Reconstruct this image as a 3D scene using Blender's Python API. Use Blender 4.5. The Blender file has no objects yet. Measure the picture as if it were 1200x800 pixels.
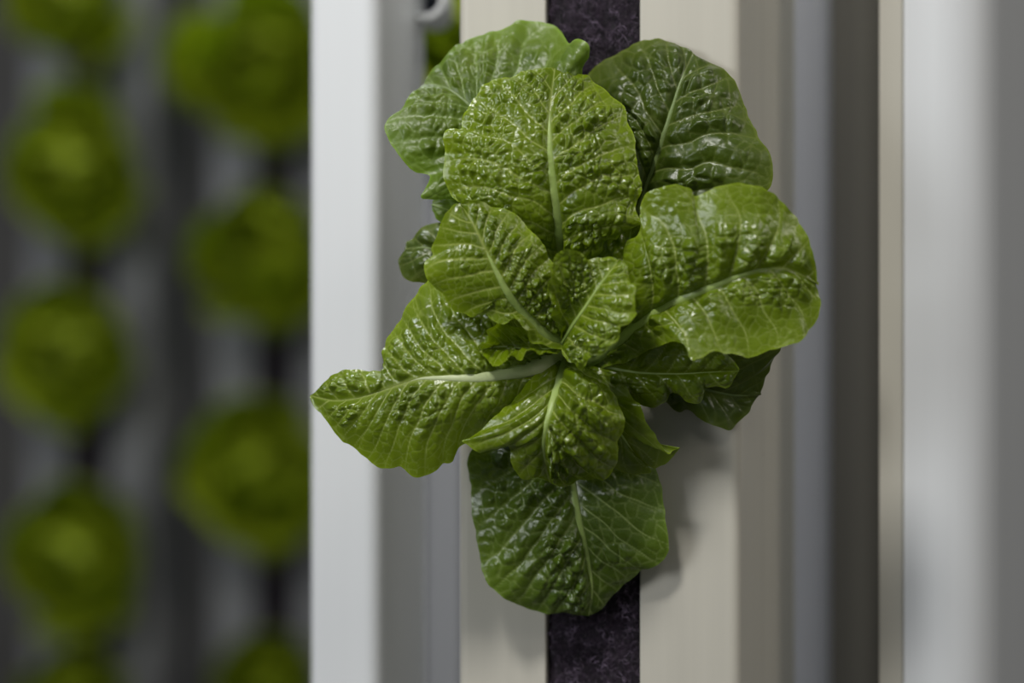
import bpy, math, random
import numpy as np
from mathutils import Vector, Matrix

R = math.radians
scene = bpy.context.scene
C = scene.collection

# ------------------------------------------------------------------ camera
S = 0.00035            # metres per photo pixel on the plane of the tower slot
D = 0.9917             # camera distance from that plane
FOCUS = D - 0.034
cam_d = bpy.data.cameras.new('camera')
cam = bpy.data.objects.new('camera', cam_d); C.objects.link(cam)
cam.location = (0, -D, 0); cam.rotation_euler = (R(90), 0, 0)
cam_d.lens = 85; cam_d.sensor_width = 36; cam_d.clip_start = 0.05
cam_d.dof.use_dof = True; cam_d.dof.focus_distance = FOCUS; cam_d.dof.aperture_fstop = 2.9
scene.camera = cam

# ------------------------------------------------------------------ light
w = bpy.data.worlds.new('world'); scene.world = w; w.use_nodes = True
bg = w.node_tree.nodes['Background']
bg.inputs[0].default_value = (0.86, 0.93, 1.0, 1); bg.inputs[1].default_value = 0.13

def area(name, loc, target, size, energy, color, size_y=None):
    l = bpy.data.lights.new(name, 'AREA'); l.energy = energy; l.color = color
    l.size = size
    if size_y: l.shape = 'RECTANGLE'; l.size_y = size_y
    o = bpy.data.objects.new(name, l); C.objects.link(o); o.location = loc
    o.rotation_euler = (Vector(target) - Vector(loc)).to_track_quat('-Z', 'Y').to_euler()
    return o
area('ceiling_lamp_front', (-0.40, -0.74, 1.05), (0, 0, 0), 0.2, 13.6, (1.0, 0.98, 0.94))
area('window_light', (-1.25, -0.95, 0.3), (0, 0, 0), 0.5, 8.6, (0.95, 0.98, 1.0))
area('fill_light_right', (1.5, -0.7, 0.9), (0.1, 0, 0), 0.6, 6.5, (1.0, 0.93, 0.82))  # added warm fill for the right-facing sides, no known lamp there
area('fill_light_front', (0.34, -1.3, 0.85), (0, 0, 0), 0.3, 1.6, (1.0, 0.95, 0.88))  # added frontal fill that lifts the side of the left post
area('fill_light_middle', (0.09, 0.21, 0.72), (-0.06, 0.16, 0), 0.16, 2.6, (1.0, 0.99, 0.95))  # added unseen light behind the tower, brightens post side and gap lettuce
area('ceiling_lamp_rear', (-0.7, 1.0, 2.1), (-0.55, 1.5, 0), 0.4, 28, (0.95, 0.98, 1.0))

scene.view_settings.view_transform = 'Standard'
scene.view_settings.look = 'None'
scene.view_settings.gamma = 1
scene.view_settings.use_curve_mapping = False
scene.view_settings.exposure = 0.0

# ------------------------------------------------------------------ materials
def lin(c):
    return tuple(((x/255)/12.92 if x/255 <= .04045 else ((x/255+.055)/1.055)**2.4) for x in c) + (1,)

class NT:
    def __init__(s, name):
        s.m = bpy.data.materials.new(name); s.m.use_nodes = True
        s.t = s.m.node_tree; s.n = s.t.nodes; s.p = s.n['Principled BSDF']; s.out = s.n['Material Output']
    def node(s, typ, **kw):
        x = s.n.new(typ)
        for k, v in kw.items(): setattr(x, k, v)
        return x
    def link(s, a, b): s.t.links.new(a, b)
    def noise(s, scale, detail=4, rough=.55, stretch=None):
        tc = s.node('ShaderNodeTexCoord'); n = s.node('ShaderNodeTexNoise')
        n.inputs['Scale'].default_value = scale; n.inputs['Detail'].default_value = detail; n.inputs['Roughness'].default_value = rough
        if stretch:
            mp = s.node('ShaderNodeMapping'); mp.inputs['Scale'].default_value = stretch
            s.link(tc.outputs['Object'], mp.inputs[0]); s.link(mp.outputs[0], n.inputs['Vector'])
        else: s.link(tc.outputs['Object'], n.inputs['Vector'])
        return n.outputs['Fac']
    def ramp(s, fac, stops):
        r = s.node('ShaderNodeValToRGB'); e = r.color_ramp.elements
        e[0].position, e[0].color = stops[0]; e[1].position, e[1].color = stops[-1]
        for p, c in stops[1:-1]:
            x = e.new(p); x.color = c
        s.link(fac, r.inputs[0]); return r.outputs[0]
    def mix(s, fac, a, b):
        m = s.node('ShaderNodeMix', data_type='RGBA')
        if isinstance(fac, float): m.inputs[0].default_value = fac
        else: s.link(fac, m.inputs[0])
        for i, v in ((6, a), (7, b)):
            if isinstance(v, tuple): m.inputs[i].default_value = v
            else: s.link(v, m.inputs[i])
        return m.outputs[2]
    def bump(s, h, strength, dist):
        b = s.node('ShaderNodeBump'); b.inputs['Strength'].default_value = strength; b.inputs['Distance'].default_value = dist
        s.link(h, b.inputs['Height']); s.link(b.outputs[0], s.p.inputs['Normal'])

def plastic(name, base, rough=.42, streak=.06, spec=.4, specks=True):
    t = NT(name)
    c = lin(base); d = tuple(x*(1-streak*3) for x in c[:3]) + (1,)
    f = t.noise(60, 5, .6, (1, 1, .012))
    col = t.ramp(f, [(.36, d), (.62, c)])
    # sparse specks of dirt
    sp = t.noise(95, 2, .5)
    col2 = t.mix(t.ramp(sp, [(.79, (0, 0, 0, 1)), (.81, (1, 1, 1, 1))]), col, lin((90, 80, 66))) if specks else col
    t.link(col2, t.p.inputs['Base Color'])
    t.p.inputs['Roughness'].default_value = rough
    t.p.inputs['Specular IOR Level'].default_value = spec
    t.bump(t.noise(900, 3), .05, .0005)
    return t.m

def leafmat(name, dark, mid, vein, edge, trans, rough=.3, spec=.5, tr=.3):
    t = NT(name)
    f = t.noise(45, 4, .6)
    col = t.ramp(f, [(.3, lin(dark)), (.7, lin(mid))])
    a = t.node('ShaderNodeAttribute'); a.attribute_name = 'edge'
    col = t.mix(a.outputs['Fac'], col, lin(edge))
    v = t.node('ShaderNodeAttribute'); v.attribute_name = 'vein'
    col = t.mix(v.outputs['Fac'], col, lin(vein))
    t.link(col, t.p.inputs['Base Color'])
    rg = t.noise(160, 3)
    mr = t.node('ShaderNodeMapRange'); mr.inputs['To Min'].default_value = rough-.08; mr.inputs['To Max'].default_value = rough+.14
    t.link(rg, mr.inputs[0]); t.link(mr.outputs[0], t.p.inputs['Roughness'])
    t.p.inputs['Specular IOR Level'].default_value = spec
    t.bump(t.noise(700, 4, .6), .22, .0008)
    tl = t.node('ShaderNodeBsdfTranslucent'); tc = t.mix(.6, col, lin(trans)); t.link(tc, tl.inputs[0])
    ms = t.node('ShaderNodeMixShader'); ms.inputs[0].default_value = tr
    t.link(t.p.outputs[0], ms.inputs[1]); t.link(tl.outputs[0], ms.inputs[2]); t.link(ms.outputs[0], t.out.inputs[0])
    return t.m

M = {}
M['cream'] = plastic('cream_plastic', (188, 184, 172), streak=.02)
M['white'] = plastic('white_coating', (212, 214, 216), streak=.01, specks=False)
M['grey'] = plastic('grey_metal', (190, 191, 198), rough=.5, streak=.05)
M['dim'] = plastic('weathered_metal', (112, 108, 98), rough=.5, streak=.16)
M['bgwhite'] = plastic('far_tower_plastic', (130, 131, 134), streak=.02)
M['leaf_in'] = leafmat('inner_leaf', (81, 102, 6), (107, 127, 16), (184, 194, 108), (142, 166, 30), (160, 188, 6), .2, .62, .26)
M['leaf_mid'] = leafmat('middle_leaf', (80, 100, 8), (104, 125, 20), (182, 192, 112), (138, 160, 36), (155, 182, 8), .2, .62, .24)
M['leaf_out'] = leafmat('outer_leaf', (50, 66, 14), (70, 87, 22), (134, 142, 84), (104, 118, 34), (112, 130, 8), .28, .5, .2)
M['leaf_pale'] = leafmat('pale_outer_leaf', (68, 90, 22), (98, 116, 34), (150, 172, 102), (130, 164, 50), (130, 170, 30), .34, .5, .26)
M['leaf_low'] = leafmat('lower_outer_leaf', (62, 84, 18), (86, 108, 26), (166, 182, 110), (112, 138, 46), (125, 150, 16), .24, .6, .22)
M['rib_white'] = leafmat('white_midrib', (176, 188, 136), (194, 204, 156), (200, 208, 164), (180, 196, 120), (170, 196, 90), .34, .5, .2)
M['rib'] = leafmat('midrib', (150, 174, 88), (172, 192, 112), (178, 196, 130), (170, 190, 110), (160, 190, 80), .34, .5, .25)
M['rib_dark'] = leafmat('dull_midrib', (112, 132, 76), (128, 146, 88), (140, 150, 100), (120, 140, 80), (120, 150, 60), .38, .5, .2)
M['bg_leaf'] = leafmat('far_leaf', (132, 148, 26), (170, 186, 42), (150, 176, 50), (134, 164, 30), (140, 180, 10), .45, .35, .3)
t = NT('growing_medium'); f = t.noise(240, 6, .7)
t.link(t.ramp(f, [(.35, lin((20, 14, 22))), (.7, lin((62, 46, 64)))]), t.p.inputs['Base Color']); t.p.inputs['Roughness'].default_value = .7
t.bump(t.noise(420, 6, .7), 1, .004); M['medium'] = t.m
t = NT('medium_fibre'); f = t.noise(180, 3)
t.link(t.ramp(f, [(.45, lin((40, 28, 42))), (.78, lin((150, 132, 158)))]), t.p.inputs['Base Color']); t.p.inputs['Roughness'].default_value = .35; M['fibre'] = t.m
t = NT('dark_wall'); f = t.noise(6, 4)
t.link(t.ramp(f, [(.3, lin((72, 70, 68))), (.7, lin((84, 82, 80)))]), t.p.inputs['Base Color']); t.p.inputs['Roughness'].default_value = .8; M['wall'] = t.m
t = NT('hollow_shade'); f = t.noise(30, 3)
t.link(t.ramp(f, [(.3, lin((40, 46, 56))), (.7, lin((52, 58, 68)))]), t.p.inputs['Base Color']); t.p.inputs['Roughness'].default_value = .6; M['bore_shade'] = t.m

# ------------------------------------------------------------------ helpers
def obj(name, me, mat, parent=None):
    o = bpy.data.objects.new(name, me); C.objects.link(o)
    if mat is not None and not me.materials: me.materials.append(mat)
    if parent is not None: o.parent = parent
    return o
def tag(o, label=None, cat=None, group=None, kind=None):
    for k, v in (('label', label), ('category', cat), ('group', group), ('kind', kind)):
        if v: o[k] = v
    return o
def mesh(name, verts, faces, smooth=True):
    me = bpy.data.meshes.new(name); me.from_pydata([tuple(v) for v in verts], [], [tuple(f) for f in faces]); me.update()
    if smooth: me.polygons.foreach_set('use_smooth', [True]*len(me.polygons))
    return me
def empty(name, loc, rot=(0, 0, 0)):
    o = bpy.data.objects.new(name, None); C.objects.link(o); o.location = loc; o.rotation_euler = rot
    o.empty_display_size = .02; return o
def px(x, y, d):            # photo pixel + millimetres in front of the slot plane -> point
    yy = -d/1000.0; k = (D+yy)/D*S
    return Vector(((x-600)*k, yy, (400-y)*k))

def rounded(pts, rad, seg=8, closed=False):
    """plan polyline with rounded corners; rad[i] is the radius at point i"""
    out = []; n = len(pts)
    for i, p in enumerate(pts):
        r = rad[i]
        if r <= 0 or (not closed and i in (0, n-1)): out.append(Vector(p)); continue
        p = Vector(p); a = (Vector(pts[i-1])-p).normalized(); b = (Vector(pts[(i+1) % n])-p).normalized()
        ang = a.angle(b); tl = r/math.tan(ang/2); cc = p+(a+b).normalized()*(r/math.sin(ang/2))
        p0 = p+a*tl; p1 = p+b*tl; v0 = p0-cc; v1 = p1-cc; tot = v0.angle(v1)
        out.append(p0+a*.0006)
        for k in range(seg+1):
            f = k/seg
            out.append(cc+(v0*math.sin((1-f)*tot)+v1*math.sin(f*tot))/math.sin(tot))
        out.append(p1+b*.0006)
    return out
def extrude_strip(name, pts, z0, z1, mat, thick, parent=None, closed=False, nz=12):
    n = len(pts); V = []; F = []
    for j in range(nz+1):
        z = z0+(z1-z0)*j/nz
        V += [(p.x, p.y, z) for p in pts]
    for j in range(nz):
        for i in range(n if closed else n-1):
            a = j*n+i; b = j*n+(i+1) % n
            F.append((a, b, b+n, a+n))
    o = obj(name, mesh(name, V, F), mat, parent)
    if thick:
        s = o.modifiers.new('wall', 'SOLIDIFY'); s.thickness = abs(thick); s.offset = -1 if thick > 0 else 1
        s.use_even_offset = True
    return o

TH = R(18); ct, st = math.cos(TH), math.sin(TH)
ZB, ZT = -0.9, 0.85
def front_t(pxx, ox, oy):
    k = (pxx-600)*S/D
    return (k*(D+oy)-ox)/(ct+k*st)

# ------------------------------------------------------------------ setting
def plane(name, a, b, c, d, mat):
    return tag(obj(name, mesh(name, [a, b, c, d], [(0, 1, 2, 3)], False), mat), kind='structure')
plane('floor', (-3, -2.5, ZB), (3, -2.5, ZB), (3, 3.2, ZB), (-3, 3.2, ZB), M['wall'])
plane('wall_back', (-3, 3.2, ZB), (3, 3.2, ZB), (3, 3.2, 2.4), (-3, 3.2, 2.4), M['wall'])

# ------------------------------------------------------------------ towers
def tower(name, ox, oy, tl, tr, sl, sr, depth, mat, r=.004, lip=.006, thick=.0022):
    pts = [(sl, lip), (sl, 0), (tl, 0), (tl, depth), (tr, depth), (tr, 0), (sr, 0), (sr, lip)]
    rad = [0, .0008, r, r, r, r, .0008, 0]
    o = extrude_strip(name, rounded(pts, rad), ZB, ZT, mat, -thick)
    o.location = (ox, oy, 0); o.rotation_euler = (0, 0, -TH)
    return o
OX = (694.5-600)*S; OY = 0.0
TL, TR = front_t(536, OX, OY), front_t(867, OX, OY)
SL, SR = front_t(639.5, OX, OY), front_t(749.5, OX, OY)
TD = .115
main = tower('grow_tower', OX, OY, TL, TR, SL, SR, TD, M['cream'], r=.0045)
tag(main, 'cream plastic grow tower with dark slot, holding the large sharp lettuce', 'tower')

# growing medium: a fibrous strip that fills the slot
rng = random.Random(4)
med = empty('growing_medium', (OX, OY, ZB+.005), (0, 0, -TH))
tag(med, 'dark purple fibrous growing medium filling the slot behind the large lettuce', 'growing medium')
nx, nz = 26, 500; V = []; F = []
wl, wr = SL+.0003, SR-.0003; hz = ZT-ZB-.01
for j in range(nz+1):
    for i in range(nx+1):
        u = i/nx
        n = rng.gauss(0, .0007) if 0 < i < nx else .0012
        V.append((wl+(wr-wl)*u, .0035+n, hz*j/nz))
for j in range(nz):
    for i in range(nx):
        a = j*(nx+1)+i; F.append((a, a+1, a+nx+2, a+nx+1))
b0 = len(V)
V += [(wl, .03, 0), (wr, .03, 0), (wr, .03, hz), (wl, .03, hz), (wl, .012, 0), (wr, .012, 0), (wr, .012, hz), (wl, .012, hz)]
F += [(b0+1, b0, b0+3, b0+2), (b0, b0+4, b0+7, b0+3), (b0+5, b0+1, b0+2, b0+6), (b0+4, b0, b0+1, b0+5), (b0+7, b0+6, b0+2, b0+3)]
obj('medium_block', mesh('medium_block', V, F), M['medium'], med)
V = []; F = []
def tube(V, F, pts, rads, seg=4, flat=None):
    b = len(V); n = len(pts)
    for i, p in enumerate(pts):
        t = (pts[min(i+1, n-1)]-pts[max(i-1, 0)]).normalized()
        up = Vector((0, -1, 0)) if abs(t.y) < .9 else Vector((0, 0, 1))
        a = t.cross(up).normalized(); c = a.cross(t)
        for k in range(seg):
            q = 2*math.pi*k/seg; V.append(p+a*math.cos(q)*rads[i]+c*math.sin(q)*rads[i])
    for i in range(n-1):
        for k in range(seg):
            F.append((b+i*seg+k, b+i*seg+(k+1) % seg, b+(i+1)*seg+(k+1) % seg, b+(i+1)*seg+k))
for q in range(3400):
    zc = rng.uniform(ZB*-1-.17, ZB*-1+.17)-.005
    if rng.random() < .0: continue
    x = rng.uniform(wl+.001, wr-.001); ln = rng.uniform(.002, .006); an = rng.uniform(0, math.pi)
    k = rng.uniform(-2.5, 2.5); pts = []
    for i in range(6):
        s = (i/5-.5)*ln; aa = an+k*(i/5-.5)
        pts.append(Vector((min(max(x+s*math.cos(aa), wl+.0003), wr-.0003), .0025-.0022*math.cos((i/5-.5)*2.6)+rng.uniform(-.0003, .0006), zc+s*math.sin(aa))))
    r_ = rng.uniform(.00005, .00013)
    tube(V, F, pts, [r_]*6, 4)
tag(obj('fibre', mesh('fibre', V, F), M['fibre'], med), kind='stuff')

# ------------------------------------------------------------------ rack beside the tower
def post(name, pl, pr, oy, depth, mat, r=.0045, rl=.006):
    k = (pl-600)*S/D; ox = k*(D+oy)
    t = front_t(pr, ox, oy)
    pts = [(0, 0), (0, depth), (t, depth), (t, 0)]
    o = extrude_strip(name, rounded(pts, [min(r, rl), .002, .002, r], closed=True), ZB, ZT, mat, 0, closed=True)
    o.location = (ox, oy, 0); o.rotation_euler = (0, 0, -TH)
    return o, t
p, t_ = post('rack_post', 360, 443, .105, .062, M['white'], .006)
tag(p, 'white square rack post left of the large lettuce, standing beside the blurred rows', 'post')
p2, t2 = post('rack_post', 1058.5, 1163, .03, .24, M['white'], .024, .0012)
tag(p2, 'broad white rack post at the right edge of the picture', 'post')
p3, t3 = post('edge_strip', 1030, 1058.3, .034, .02, M['cream'], .0008, .006)
tag(p3, 'narrow cream strip standing against the white post on the right', 'strip')
p4, t4 = post('back_panel', 880, 969, .24, .01, M['grey'], .003)
tag(p4, 'blue grey back panel seen just right of the cream tower', 'panel')
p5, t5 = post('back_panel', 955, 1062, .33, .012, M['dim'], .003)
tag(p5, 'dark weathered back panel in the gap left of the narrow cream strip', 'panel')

# pipe elbow whose open end shows above the left post
def pipe_fitting(pxx, pyy, oy):
    k = (D+oy)/D*S; c = Vector(((pxx-600)*k, oy, (400-pyy)*k))
    root = empty('pipe_fitting', c, (0, 0, -R(4)))
    V = []; F = []; ro, ri = 27*k, 18*k; seg = 32
    prof = [(ri, .03), (ri, .001), (ri+.0012, 0), (ro-.0012, 0), (ro, .0012), (ro, .03), (ro*.8, .036), (ro*.8, .055)]
    for r_, y in prof:
        for q in range(seg):
            a = 2*math.pi*q/seg; V.append((r_*math.cos(a), y, r_*math.sin(a)))
    for i in range(len(prof)-1):
        for q in range(seg):
            F.append((i*seg+q, i*seg+(q+1) % seg, (i+1)*seg+(q+1) % seg, (i+1)*seg+q))
    obj('collar', mesh('collar', V, F), M['white'], root)
    V = [(0, .018, 0)]+[(ri*1.001*math.cos(2*math.pi*q/seg), .016, ri*1.001*math.sin(2*math.pi*q/seg)) for q in range(seg)]
    obj('bore_disc', mesh('bore_disc', V, [(0, 1+(q+1) % seg, 1+q) for q in range(seg)]), M['bore_shade'], root)  # disc closing the pipe, shade of the opening put into its dark colour
    return root
pf = pipe_fitting(497, -2, .14)
tag(pf, 'round white pipe fitting with dark open end at the top beside the left post', 'pipe fitting')

# ------------------------------------------------------------------ lettuce leaves
def spline(P, n):
    P = np.array(P, float); k = len(P)
    ext = np.vstack([2*P[0]-P[1], P, 2*P[-1]-P[-2]])
    out = []
    for i in range(k-1):
        p0, p1, p2, p3 = ext[i], ext[i+1], ext[i+2], ext[i+3]
        t = np.linspace(0, 1, 24, endpoint=False)[:, None]
        m1 = (p2-p0)*.42; m2 = (p3-p1)*.42
        out.append((2*t**3-3*t**2+1)*p1+(t**3-2*t**2+t)*m1+(-2*t**3+3*t**2)*p2+(t**3-t**2)*m2)
    out = np.vstack(out+[P[-1:]])
    seg = np.linalg.norm(np.diff(out[:, :2], axis=0), axis=1)+.3*np.abs(np.diff(out[:, 2]))
    s = np.concatenate([[0], np.cumsum(seg)]); s /= s[-1]
    q = np.linspace(0, 1, n)
    return np.stack([np.interp(q, s, out[:, j]) for j in range(3)], 1)
def hash2(i, j, seed):
    h = (i*374761393+j*668265263+seed*974634777) & 0x7fffffff
    h = ((h ^ (h >> 13))*1274126177) & 0x7fffffff
    return ((h ^ (h >> 16)) & 0xffff)/65535.0
def worley(X, Y, seed, jit=.85):
    xi = np.floor(X).astype(np.int64); yi = np.floor(Y).astype(np.int64)
    f1 = np.full(X.shape, 9.); f2 = np.full(X.shape, 9.); idc = np.zeros(X.shape)
    for dx in (-1, 0, 1):
        for dy in (-1, 0, 1):
            cx = xi+dx; cy = yi+dy
            d = np.hypot(cx+.5+(hash2(cx, cy, seed)-.5)*jit-X, cy+.5+(hash2(cx, cy, seed+7)-.5)*jit-Y)
            new = d < f1
            f2 = np.where(new, f1, np.minimum(f2, d)); idc = np.where(new, hash2(cx, cy, seed+13), idc); f1 = np.where(new, d, f1)
    return f1, f2, idc
def vnoise(X, Y, seed):
    xi = np.floor(X).astype(np.int64); yi = np.floor(Y).astype(np.int64); fx = X-xi; fy = Y-yi
    fx = fx*fx*(3-2*fx); fy = fy*fy*(3-2*fy)
    a = hash2(xi, yi, seed); b = hash2(xi+1, yi, seed); c = hash2(xi, yi+1, seed); d = hash2(xi+1, yi+1, seed)
    return (a*(1-fx)+b*fx)*(1-fy)+(c*(1-fx)+d*fx)*fy*1.0
def smooth(a, b, x):
    t = np.clip((x-a)/(b-a), 0, 1); return t*t*(3-2*t)

TILT = math.tan(TH)*.35*1.0
def lift(P):
    P = [list(p) for p in P]
    for p in P: p[2] += max(0, (p[0]-695))*TILT
    return P

lettuce = empty('lettuce', px(694, 400, -2))
tag(lettuce, 'large glossy green lettuce in sharp focus growing out of the cream tower', 'lettuce')
base_inv = Matrix.Translation(-Vector(lettuce.location))

def make_leaf(rib, left, right, mat, ribmat, seed, bump=1.0, cell=15, bulge=(3, 3), ruffle=1.2, nv=200, nu=76,
              sec=22, rib_w=(7, 1.0), rib_end=.92, vein=.55, slope=.75, edge_vein=.4, bumpx=(1, 1), calm=.75, secw=1.0):
    """blade from traced rib and margins; points are (photo x, photo y, mm in front of the slot plane)"""
    rib = lift(rib); left = [rib[0]]+lift(left)+[rib[-1]]; right = [rib[0]]+lift(right)+[rib[-1]]
    Mv = spline(rib, nv); Ls = spline(left, nv); Rs = spline(right, nv)
    vv = np.linspace(0, 1, nv); us = np.concatenate([-np.linspace(1, 0, nu+1), np.linspace(0, 1, nu+1)[1:]])
    rs = np.random.RandomState(seed)
    # small scallops along the margins
    for E, sd in ((Ls, seed), (Rs, seed+50)):
        tg = np.gradient(E[:, :2], axis=0); tg /= np.linalg.norm(tg, axis=1)[:, None]+1e-9
        ln = np.concatenate([[0], np.cumsum(np.linalg.norm(np.diff(E[:, :2], axis=0), axis=1))])
        w_ = (vnoise(ln/9, ln*0, sd)-.5)*2.4+(vnoise(ln/24, ln*0+3, sd)-.5)*3.0
        w_ *= smooth(0, .15, vv)*smooth(0, .06, 1-vv)
        E[:, 0] += -tg[:, 1]*w_; E[:, 1] += tg[:, 0]*w_
    U, Vg = np.meshgrid(us, vv); A = np.abs(U)
    Eg = np.where((U < 0)[..., None], Ls[:, None, :], Rs[:, None, :])
    P = Mv[:, None, :]*(1-A)[..., None]+Eg*A[..., None]
    bl = np.where(U < 0, bulge[0], bulge[1])
    P[..., 2] += bl*np.sin(np.pi*np.clip(A, 0, 1)**.8)*np.sin(np.pi*Vg**.8)
    yy = -P[..., 2]/1000; k = (D+yy)/D*S
    W = np.stack([(P[..., 0]-600)*k, yy, (400-P[..., 1])*k], -1)
    du = np.gradient(W, axis=1); dv = np.gradient(W, axis=0)
    N = np.cross(dv, du); ln = np.linalg.norm(N, axis=-1, keepdims=True); N = N/(ln+1e-12)
    N = np.where(N[..., 1:2] > 0, -N, N)
    for _ in range(3):                                   # even out the normals
        N[1:-1] = (N[:-2]+2*N[1:-1]+N[2:])/4; N[:, 1:-1] = (N[:, :-2]+2*N[:, 1:-1]+N[:, 2:])/4
    N /= np.linalg.norm(N, axis=-1, keepdims=True)+1e-12
    # vein net: secondaries leave the rib, tertiary cells between them
    ribl = np.concatenate([[0], np.cumsum(np.linalg.norm(np.diff(Mv, axis=0), axis=1))])
    half = np.linalg.norm(Eg-Mv[:, None, :], axis=-1); T = half*A
    q = ribl[:, None]-T*slope+T*T/260.0+(vnoise(P[..., 0]/26, P[..., 1]/26, seed)-.5)*7+np.where(U < 0, sec*.5, 0)+3000
    qs = q/sec; dq = np.abs(qs-np.round(qs))*sec
    wx = P[..., 0]+(vnoise(P[..., 0]/22, P[..., 1]/22, seed+3)-.5)*9; wy = P[..., 1]+(vnoise(P[..., 0]/22, P[..., 1]/22, seed+5)-.5)*9
    f1, f2, idc = worley(wx/cell, wy/cell, seed, .9)
    g1, g2, _ = worley(wx/(cell*.5)+.7*f1, wy/(cell*.5), seed+21)
    d2 = f2-f1
    patch = .4+1.1*smooth(.25, .75, vnoise(P[..., 0]/34, P[..., 1]/34, seed+9))
    puff_s = np.clip(dq/(sec*.5), 0, 1)**.75
    puff_c = np.clip(d2*1.5, 0, 1)**.8*(.3+1.1*idc)
    near = 1-smooth(calm-.3, calm+.15, A)*.82
    h = (1.0*secw*puff_s*smooth(-2, 14, T)+1.5*puff_c*(.35+.65*puff_s)*smooth(2, 10, T)*patch+.3*np.clip((g2-g1)*1.6, 0, 1)*patch*smooth(4, 14, T))*1.2*near*smooth(0, 7+rib_w[0], T+5)*bump*(cell/14)**.5
    h *= np.where(U < 0, bumpx[0], bumpx[1])*smooth(0, .1, Vg)*(1-.6*smooth(.85, 1, Vg))
    h += (vnoise(P[..., 0]/48, P[..., 1]/48, seed+31)-.5)*2.2*smooth(0, .25, A)
    lnm = ribl[:, None]+0*U
    h += ruffle*A**3*(np.sin(Vg*rs.uniform(26, 34)+rs.uniform(0, 6)+np.where(U < 0, 2, 0))*.6+(vnoise(Vg*16+np.where(U < 0, 9, 0), A*2, seed+77)-.5)*2.2)*smooth(0, .2, Vg)
    W = W+N*(h/1000)[..., None]
    wd = np.clip(1.5*(1-.55*A)*(1-.3*Vg), .5, 2)
    ve = vein*np.exp(-(dq/wd)**2)*(1-smooth(.7, .98, A)*.6)
    ve = np.maximum(ve, edge_vein*vein*np.exp(-(d2/.085)**2)*smooth(2, 9, T))
    ve = np.maximum(ve, .75*vein*np.exp(-(T/(rib_w[0]*.6*(1-Vg)+.9))**2))
    ve = ve*np.ones_like(A)
    eg = np.clip(.25*smooth(.55, 1, A)+.5*smooth(.965, 1, A), 0, 1)  # paler margin, plus a painted highlight along the thin outermost rim
    nvv, nuu = U.shape
    o0 = np.array(lettuce.location)
    verts = (W-o0).reshape(-1, 3)
    I = np.arange(nvv*nuu).reshape(nvv, nuu)
    F = np.stack([I[:-1, :-1], I[:-1, 1:], I[1:, 1:], I[1:, :-1]], -1).reshape(-1, 4)
    me = bpy.data.meshes.new('leaf'); me.from_pydata(verts.tolist(), [], F.tolist()); me.update()
    me.polygons.foreach_set('use_smooth', [True]*len(me.polygons))
    for nm, arr in (('vein', ve), ('edge', eg)):
        at = me.attributes.new(nm, 'FLOAT', 'POINT'); at.data.foreach_set('value', arr.reshape(-1).astype(np.float32))
    lf = obj('leaf', me, mat, lettuce)
    # midrib: a flattened tapering stalk on the blade
    n2 = 60; idx = np.linspace(0, int((nv-1)*rib_end), n2).astype(int); mid = nu
    Vv = []; Ff = []; sg = 10
    ctr = W[idx, mid]-o0; nn = N[idx, mid]
    tg = np.gradient(ctr, axis=0); tg /= np.linalg.norm(tg, axis=1)[:, None]+1e-12
    sd = np.cross(tg, nn); sd /= np.linalg.norm(sd, axis=1)[:, None]+1e-12
    for i in range(n2):
        f_ = i/(n2-1); wv = (rib_w[0]*1.25*(1-f_)**.95+rib_w[1]*f_)*S*(.35+.65*min(1, (1-f_)*14)); hv = wv*.42
        for kk in range(sg):
            a = 2*math.pi*kk/sg; Vv.append(ctr[i]+sd[i]*math.cos(a)*wv+nn[i]*(math.sin(a)*hv+hv*.55))
    for i in range(n2-1):
        for kk in range(sg):
            Ff.append((i*sg+kk, i*sg+(kk+1) % sg, (i+1)*sg+(kk+1) % sg, (i+1)*sg+kk))
    Ff.append(tuple(range(sg))); Ff.append(tuple(reversed(range((n2-1)*sg, n2*sg))))
    tag(obj('midrib', mesh('midrib', Vv, Ff), ribmat, lf), 'broad white midrib' if ribmat is M['rib_white'] else 'pale green midrib')
    return lf

IN, MID, OUT, PALE, RB, RD = (M[k] for k in ('leaf_in', 'leaf_mid', 'leaf_out', 'leaf_pale', 'rib', 'rib_dark'))

# upper left outer leaf
tag(make_leaf([(648, 300, 8), (625, 235, 16), (590, 175, 20), (555, 128, 18), (525, 104, 14), (497, 96, 8)],
    [(628, 285, 12), (585, 255, 18), (540, 236, 24), (512, 232, 28), (494, 231, 30), (500, 218, 28), (503, 207, 24), (490, 203, 22), (479, 194, 22), (466, 180, 22), (458, 168, 22), (451, 150, 20), (456, 139, 18), (472, 124, 15), (486, 108, 11)],
    [(668, 260, 12), (688, 170, 18), (682, 100, 24), (681, 78, 27), (690, 53, 30), (682, 49, 28), (672, 54, 24), (667, 50, 16), (660, 41, 10), (650, 32, 6), (636, 27, 4), (620, 26, 3), (606, 28, 3), (592, 36, 4), (580, 40, 4), (565, 43, 4), (550, 46, 5), (534, 52, 6), (519, 69, 7), (507, 82, 7)],
    PALE, RD, 11, bump=.75, cell=15, secw=1.2, calm=.95, bulge=(3, 5), ruffle=.8, rib_w=(5, .7)), 'broad pale green outer leaf at the upper left')
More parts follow.
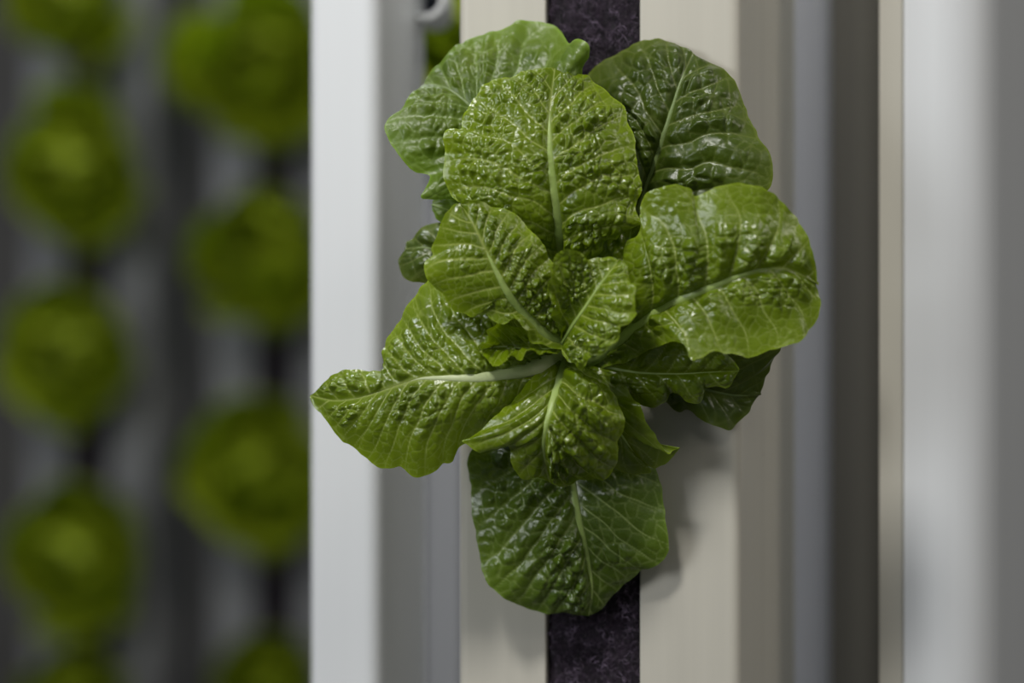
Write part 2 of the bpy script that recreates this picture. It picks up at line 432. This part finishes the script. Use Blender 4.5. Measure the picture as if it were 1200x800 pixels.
# upper right outer leaf
tag(make_leaf([(735, 290, 4), (753, 229, 10), (768, 188, 14), (783, 142, 16), (798, 95, 13), (812, 62, 6)],
    [(728, 250, 8), (738, 190, 12), (733, 150, 12), (716, 108, 8), (690, 91, 4), (702, 76, 4), (722, 62, 4), (749, 52, 4), (770, 48, 4), (792, 51, 4)],
    [(765, 262, 8), (810, 250, 12), (860, 240, 14), (897, 226, 15), (906, 212, 15), (907, 197, 15), (903, 180, 14), (891, 162, 12), (882, 146, 11), (874, 124, 9), (868, 107, 8), (860, 93, 7), (850, 83, 6), (838, 75, 5), (825, 68, 5)],
    OUT, RD, 22, bump=.75, cell=16, secw=2.2, calm=.85, bulge=(5, 5), ruffle=.6, rib_w=(6, .8), sec=30), 'dark green outer leaf at the upper right')
# lower right dark outer leaf
tag(make_leaf([(735, 430, 4), (780, 445, 8), (820, 455, 8), (860, 463, 5), (892, 462, 2)],
    [(750, 415, 8), (800, 400, 10), (860, 395, 10), (911, 402, 7), (908, 425, 4), (900, 444, 3)],
    [(745, 450, 6), (770, 468, 8), (785, 476, 8), (797, 482, 8), (806, 480, 8), (823, 490, 8), (838, 499, 9), (853, 504, 9), (863, 499, 6), (874, 487, 4), (884, 474, 3)],
    OUT, RD, 33, bump=.25, cell=26, bulge=(2, 2), ruffle=.6, rib_w=(4, .6), vein=.3), 'dark shaded outer leaf at the lower right')
# bottom outer leaf
tag(make_leaf([(655, 470, 6), (662, 530, 14), (670, 565, 17), (678, 606, 19), (688, 650, 17), (694, 690, 13), (690, 721, 8)],
    [(630, 478, 8), (590, 500, 10), (558, 520, 10), (547, 540, 10), (551, 570, 10), (553, 598, 10), (557, 628, 10), (561, 656, 10), (567, 676, 10), (573, 687, 10), (588, 697, 10), (602, 706, 9), (618, 714, 8), (634, 716, 8), (658, 718, 8), (674, 719, 8)],
    [(690, 475, 8), (735, 500, 10), (765, 540, 12), (773, 561, 12), (777, 580, 12), (780, 600, 12), (783, 622, 12), (784, 645, 11), (778, 659, 11), (765, 665, 11), (753, 669, 10), (740, 679, 9), (728, 689, 8), (717, 702, 7), (707, 712, 7), (698, 718, 7)],
    M['leaf_low'], RB, 44, bump=.9, cell=16, secw=1.4, calm=.85, bulge=(3, 2), ruffle=.6, rib_w=(7, .8), sec=26, bumpx=(1.3, .4), vein=.75, slope=1.1), 'broad dark green outer leaf at the bottom')
# small leaves peeping out on the left
tag(make_leaf([(570, 320, 4), (530, 300, 12), (500, 290, 14), (474, 292, 8)],
    [(560, 335, 6), (530, 335, 10), (505, 331, 12), (490, 330, 12), (478, 326, 10), (469, 316, 8), (467, 304, 8)],
    [(560, 290, 6), (535, 268, 10), (515, 261, 11), (497, 264, 9), (484, 274, 8), (475, 282, 7)],
    OUT, RD, 55, bump=.35, cell=24, bulge=(4, 3), ruffle=.4, rib_w=(3, .5), nv=90, nu=40), 'small dark leaf curling at the left')
tag(make_leaf([(580, 280, 8), (545, 255, 15), (520, 244, 17), (505, 240, 16)],
    [(570, 290, 8), (545, 280, 14), (525, 266, 16), (510, 256, 16), (505, 248, 16)],
    [(575, 260, 10), (550, 235, 16), (530, 226, 17), (515, 229, 16), (507, 234, 16)],
    PALE, RB, 56, bump=.3, cell=22, bulge=(2, 2), ruffle=.3, rib_w=(3, .5), nv=80, nu=36))
# shaded leaves low in the rosette
make_leaf([(670, 410, 10), (695, 450, 26), (715, 488, 32), (732, 515, 29), (752, 542, 22)],
    [(655, 430, 14), (660, 480, 20), (690, 530, 22), (722, 550, 22), (740, 555, 22), (752, 554, 21), (762, 552, 20)],
    [(700, 420, 10), (728, 445, 26), (742, 466, 32), (751, 474, 35), (755, 485, 34), (765, 502, 32), (775, 518, 29), (784, 533, 26), (790, 528, 25), (798, 523, 25), (788, 535, 23), (776, 546, 21), (766, 550, 20)],
    MID, RB, 66, bump=.2, cell=22, bulge=(2, 1), ruffle=.3, rib_w=(4, .6), nv=110, vein=.35)
tag(make_leaf([(680, 390, 4), (650, 360, 10), (610, 335, 14), (560, 320, 14)],
    [(670, 420, 8), (620, 430, 12), (560, 400, 14), (540, 360, 14)], [(690, 350, 8), (680, 300, 12), (630, 270, 14), (580, 280, 14)],
    OUT, RD, 67, bump=.5, nv=80, nu=40, vein=.3))
tag(make_leaf([(680, 400, 6), (708, 370, 20), (730, 325, 28), (742, 252, 28)],
    [(675, 370, 12), (684, 320, 24), (692, 285, 27), (712, 262, 28)], [(705, 410, 10), (735, 390, 16), (762, 340, 22), (770, 285, 26)],
    MID, RB, 68, bump=1.0, nv=80, nu=40, vein=.3))
# lower blade under the right leaf
tag(make_leaf([(672, 412, 13), (705, 428, 23), (745, 436, 27), (790, 438, 27), (830, 436, 25), (866, 434, 21)],
    [(690, 395, 19), (740, 385, 29), (790, 395, 31), (830, 405, 29), (850, 415, 25), (861, 424, 22)],
    [(676, 432, 17), (692, 452, 20), (715, 466, 22), (735, 473, 22), (752, 475, 22), (768, 476, 22), (780, 471, 22), (786, 461, 22), (799, 464, 23), (808, 472, 23), (820, 473, 23), (825, 463, 23), (823, 452, 23), (837, 450, 23), (851, 453, 22), (858, 445, 21)],
    MID, RB, 77, bump=1.1, cell=11, secw=.8, calm=.9, bulge=(2, 3), ruffle=.8, rib_w=(2.5, .5), nv=120, nu=46, vein=.4), 'wavy lower leaf under the broad right leaf')
# broad right leaf
tag(make_leaf([(672, 432, 10), (700, 416, 24), (722, 400, 31), (747, 382, 36), (772, 364, 39), (800, 350, 41), (830, 338, 42), (862, 325, 41), (892, 316, 38), (922, 315, 34), (958, 332, 26)],
    [(688, 404, 20), (708, 378, 28), (722, 345, 32), (728, 312, 34), (733, 283, 38), (746, 276, 42), (752, 260, 44), (748, 241, 45), (757, 227, 46), (774, 219, 46), (796, 217, 46), (808, 222, 45), (815, 230, 44), (834, 222, 45), (850, 217, 45), (868, 215, 43), (890, 220, 41), (908, 228, 38), (922, 241, 35), (933, 256, 30), (944, 276, 29), (952, 298, 28), (957, 315, 27)],
    [(700, 432, 22), (730, 424, 30), (758, 412, 38), (784, 400, 45), (801, 402, 50), (806, 412, 52), (812, 421, 53), (824, 417, 50), (838, 411, 47), (850, 413, 45), (868, 418, 42), (886, 419, 39), (907, 408, 36), (929, 402, 32), (945, 391, 29), (957, 374, 26), (960, 350, 25)],
    MID, RB, 88, bump=1.0, cell=12, secw=2.6, calm=.6, bulge=(2, 1), ruffle=1.0, rib_w=(8.5, 1.0), rib_end=.84, sec=33, nv=260, nu=105, bumpx=(1.25, .8), slope=.4), 'broad bright right leaf with a pale midrib')
# broad left leaf with the long white midrib
tag(make_leaf([(668, 412, 12), (640, 427, 30), (600, 437, 40), (560, 443, 45), (520, 443, 45), (490, 444, 42), (455, 455, 39), (420, 466, 35), (390, 469, 29), (364, 463, 22)],
    [(650, 400, 18), (610, 372, 24), (570, 340, 25), (535, 325, 24), (510, 324, 22), (497, 332, 22), (486, 346, 22), (475, 362, 22), (465, 378, 22), (455, 396, 23), (452, 412, 25), (452, 422, 28), (458, 431, 32), (450, 434, 33), (433, 434, 32), (416, 433, 31), (402, 436, 29), (390, 441, 27), (378, 450, 24)],
    [(650, 440, 28), (620, 475, 32), (585, 500, 34), (560, 510, 35), (540, 525, 36), (530, 540, 36), (520, 541, 36), (511, 549, 36), (502, 555, 36), (491, 559, 36), (480, 555, 35), (468, 548, 34), (455, 551, 34), (446, 550, 33), (435, 545, 33), (424, 534, 32), (413, 526, 31), (401, 518, 30), (391, 506, 28), (386, 494, 27), (382, 482, 25), (373, 475, 23)],
    MID, M['rib_white'], 99, bump=1.0, cell=12, secw=1.0, calm=.8, bulge=(4, 5), ruffle=.9, rib_w=(10.5, .6), rib_end=.62, sec=20, nv=260, nu=105, bumpx=(1.2, .9), slope=.8), 'broad bright left leaf with a long white midrib')
# top centre leaf
tag(make_leaf([(664, 330, 14), (657, 290, 32), (654, 260, 41), (650, 228, 46), (646, 195, 47), (644, 160, 45), (645, 122, 40), (650, 80, 31)],
    [(655, 340, 22), (635, 330, 27), (612, 312, 31), (588, 290, 34), (566, 268, 37), (550, 248, 39), (536, 237, 39), (525, 226, 37), (520, 203, 36), (522, 178, 36), (522, 155, 36), (541, 151, 36), (545, 136, 36), (557, 117, 35), (572, 101, 34), (588, 94, 33), (606, 88, 32), (612, 83, 32), (630, 81, 31)],
    [(676, 310, 28), (692, 302, 34), (705, 294, 38), (709, 284, 40), (721, 282, 40), (728, 274, 40), (740, 268, 40), (750, 260, 39), (744, 243, 38), (752, 218, 36), (749, 192, 35), (743, 167, 34), (736, 144, 33), (733, 126, 32), (716, 111, 31), (702, 101, 30), (690, 88, 30), (670, 83, 30)],
    IN, RB, 110, bump=1.1, cell=12, secw=.7, calm=.95, bulge=(5, 5), ruffle=.8, rib_w=(9.5, .9), rib_end=.8, sec=24, nv=260, nu=105, slope=.75), 'blistered bright leaf at the top centre')
# lower centre leaf
tag(make_leaf([(664, 412, 14), (657, 440, 34), (648, 470, 46), (641, 495, 50), (637, 520, 47), (640, 548, 38), (645, 566, 30)],
    [(650, 418, 26), (630, 440, 36), (605, 465, 42), (583, 487, 44), (562, 505, 43), (541, 516, 42), (552, 522, 42), (566, 525, 42), (580, 521, 42), (592, 521, 42), (598, 532, 41), (600, 542, 40), (608, 554, 36), (618, 560, 34), (630, 563, 32)],
    [(674, 416, 26), (686, 430, 36), (697, 441, 40), (707, 446, 42), (716, 458, 42), (726, 472, 42), (732, 490, 41), (731, 504, 40), (724, 518, 39), (724, 534, 37), (719, 549, 34), (708, 558, 32), (695, 561, 30), (680, 565, 29), (662, 571, 28)],
    IN, RB, 121, bump=1.1, cell=13, secw=2.0, calm=.8, bulge=(3, 6), ruffle=1.0, rib_w=(7, .8), rib_end=.85, sec=20, nv=210, nu=84, bumpx=(.5, 1.3)), 'drooping bright leaf below the centre')
# left inner leaf
tag(make_leaf([(664, 399, 36), (642, 393, 41), (615, 368, 46), (595, 343, 51), (580, 315, 53), (568, 290, 53), (556, 265, 52), (540, 239, 50)],
    [(661, 408, 42), (646, 407, 45), (634, 403, 47), (623, 401, 49), (620, 387, 52), (606, 373, 53), (598, 375, 52), (590, 380, 50), (574, 374, 49), (564, 360, 49), (555, 370, 49), (544, 367, 49), (532, 365, 49), (522, 352, 50), (511, 339, 51), (502, 328, 52), (497, 315, 53), (500, 304, 53), (507, 298, 53), (506, 291, 53), (512, 278, 53), (516, 262, 52), (524, 250, 51), (532, 240, 50)],
    [(668, 388, 40), (664, 355, 42), (656, 325, 44), (645, 302, 46), (630, 280, 47), (608, 256, 47), (589, 243, 48), (570, 238, 49), (553, 237, 50)],
    IN, RB, 132, bump=.85, cell=10, secw=1.2, calm=.7, bulge=(2, 2), ruffle=.9, rib_w=(8, .6), rib_end=.72, sec=17, nv=220, nu=90, slope=.5, bumpx=(.55, 1.3), vein=.65), 'cupped yellow green inner leaf left of the heart')
# ruffled heart leaf at the lower left of the centre
tag(make_leaf([(664, 406, 36), (640, 409, 40), (612, 408, 41), (585, 406, 42), (561, 410, 46)],
    [(657, 398, 34), (635, 396, 38), (618, 388, 42), (604, 376, 45), (592, 376, 46), (583, 373, 48), (575, 376, 50), (573, 386, 50), (568, 393, 51), (563, 401, 50)],
    [(656, 412, 42), (644, 412, 47), (635, 413, 51), (622, 414, 54), (616, 418, 56), (610, 421, 56), (602, 422, 56), (596, 426, 56), (589, 424, 55), (583, 428, 55), (577, 430, 54), (574, 424, 52), (570, 419, 50), (564, 416, 48)],
    IN, RB, 143, bump=.8, cell=10, bulge=(-3, -4), ruffle=1.5, rib_w=(1.2, .3), sec=14, nv=140, nu=56, vein=.4), 'small ruffled heart leaf left of the centre')
# folded heart leaf right of centre
tag(make_leaf([(659, 402, 40), (672, 380, 47), (686, 360, 52), (699, 340, 55), (712, 322, 55), (725, 306, 53)],
    [(657, 390, 45), (651, 370, 50), (643, 350, 55), (645, 332, 58), (648, 312, 60), (652, 298, 60), (661, 290, 60), (671, 290, 59), (680, 297, 57), (690, 304, 55), (700, 301, 54), (712, 301, 53)],
    [(657, 410, 44), (664, 422, 48), (674, 424, 51), (681, 432, 52), (688, 423, 54), (697, 416, 57), (706, 415, 59), (717, 404, 61), (724, 396, 61), (728, 382, 61), (739, 376, 62), (745, 367, 62), (744, 352, 61), (746, 340, 59), (738, 326, 56), (733, 313, 54)],
    IN, RB, 154, bump=1.2, cell=9, secw=.8, calm=1.0, bulge=(-4, 3), ruffle=1.6, rib_w=(3, .4), sec=14, nv=180, nu=76, bumpx=(.7, 1.2), vein=.5), 'folded shiny heart leaf right of the centre')

# thick stem from the heart back into the medium
V = []; F = []
pts = [px(664, 404, 26)*1.0, px(668, 402, 16), px(678, 401, 8), px(684, 400, 1), px(687, 400, -0.5)]
o0 = lettuce.location
tube(V, F, [p-o0 for p in pts], [.006, .009, .009, .008, .006], 14)
obj('stem', mesh('stem', V, F), RB, lettuce)

# ------------------------------------------------------------------ far rows of towers and lettuces
def far_tower(pc, oy, scale, label, pl=None):
    k = (D+oy)/D*S; ox = (pc-600)*k
    hw = 82*k; sw = 27*k
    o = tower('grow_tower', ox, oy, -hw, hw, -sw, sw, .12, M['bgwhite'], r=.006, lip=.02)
    tag(o, label, 'tower')
    s = extrude_strip('growing_medium', [Vector((-sw*.98, .012)), Vector((sw*.98, .012)), Vector((sw*.98, .09)), Vector((-sw*.98, .09))], ZB+.002, ZT-.002, M['medium'], 0, closed=True)
    s.location = (ox, oy, 0); s.rotation_euler = (0, 0, -TH)
    return o, s
YB = 1.5
_, s = far_tower(103, YB, 1, 'blurred white grow tower in the far background, nearest the left edge')
tag(s, 'dark growing medium in the slot of the leftmost blurred tower', 'growing medium')
_, s = far_tower(322, YB, 1, 'blurred white grow tower in the far background, hugging the left white post')
tag(s, 'dark growing medium in the slot of the blurred tower beside the left post', 'growing medium')
YM = .42
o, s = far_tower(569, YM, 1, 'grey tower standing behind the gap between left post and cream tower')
tag(s, 'dark growing medium in the slot of the tower behind the gap', 'growing medium')

def far_leaf(L, W_, curl, seed):
    r = np.random.RandomState(seed); nv, nu = 20, 13
    v = np.linspace(0, 1, nv)[:, None]; u = np.linspace(-1, 1, nu)[None, :]
    half = W_*(np.sin(np.pi*np.clip(v, 0, 1)**1.35*.93+.06))
    x = u*half; th = curl*v
    fx = L*np.sin(th)/curl+0*u; fz = L*(1-np.cos(th))/curl+0*u
    z = fz+.3*np.abs(u)**2*half+.12*W_*np.abs(u)**2*np.sin(v*16+r.uniform(0, 6)+2*np.sign(u))+.05*W_*np.sin(u*7+v*19)
    P = np.stack([x+0*v, fx, z], -1).reshape(-1, 3)
    I = np.arange(nv*nu).reshape(nv, nu)
    F = np.stack([I[:-1, :-1], I[:-1, 1:], I[1:, 1:], I[1:, :-1]], -1).reshape(-1, 4)
    me = mesh('leaf', P.tolist(), F.tolist()); me.materials.append(M['bg_leaf']); return me
far_meshes = [far_leaf(1.0, .36+.05*i, 1.15+.15*i, i) for i in range(3)]
def far_lettuce(pxx, pyy, oy, rpx, label, seed, group=None, yaw=R(9)):
    """rosette that opens towards the aisle; its axis is the tower's front normal"""
    r = random.Random(seed); k = (D+oy)/D*S; rad = rpx*1.22*k
    root = empty('lettuce', ((pxx-600)*k-st*.008, oy-.008, (400-pyy)*k), (0, 0, -yaw)); tag(root, label, 'lettuce', group)
    for ring, (n, tilt, ln) in enumerate(((8, .35, 1.0), (7, .75, .85), (5, 1.15, .6))):
        for i in range(n):
            a = 2*math.pi*(i+.37*ring+r.uniform(-.2, .2))/n; tl = tilt+r.uniform(-.15, .15); l = rad*ln*r.uniform(.9, 1.15)*1.05
            o = bpy.data.objects.new('leaf', far_meshes[(i+ring) % 3]); C.objects.link(o); o.parent = root
            # leaf local: +y along the blade, +z upper face; raise by tilt towards -y of the root
            m = Matrix.Rotation(a, 4, 'Y') @ Matrix.Rotation(math.pi/2, 4, 'X') @ Matrix.Rotation(tl, 4, 'X')
            m = m @ Matrix.Translation((0, rad*.06, 0)) @ Matrix.Scale(l, 4)
            o.matrix_local = m
    return root
for i, (x, y, r_, lb) in enumerate([
    (100, 8, 74, 'blurred lettuce cut off by the top edge, on the leftmost far tower'),
    (103, 205, 84, 'blurred lettuce on the leftmost far tower, just below the one at the top edge'),
    (104, 412, 84, 'blurred lettuce at half height on the leftmost far tower'),
    (106, 645, 88, 'large blurred lettuce low on the leftmost far tower'),
    (100, 815, 72, 'blurred lettuce cut off by the bottom edge, on the leftmost far tower'),
    (320, 88, 92, 'blurred lettuce high on the far tower beside the left post, topmost of that tower'),
    (323, 300, 96, 'blurred lettuce on the tower just left of the white post, second from the top'),
    (324, 552, 92, 'blurred lettuce on the tower just left of the white post, third from the top'),
    (324, 790, 66, 'blurred lettuce cut off by the bottom edge, on the far tower beside the left post')]):
    far_lettuce(x+9, y, YB, r_*1.17, lb, 100+i, 'blurred lettuces on the far towers')
far_lettuce(569, 14, YM, 140, 'blurred green lettuce at the top of the gap between left post and cream tower', 140, yaw=TH)
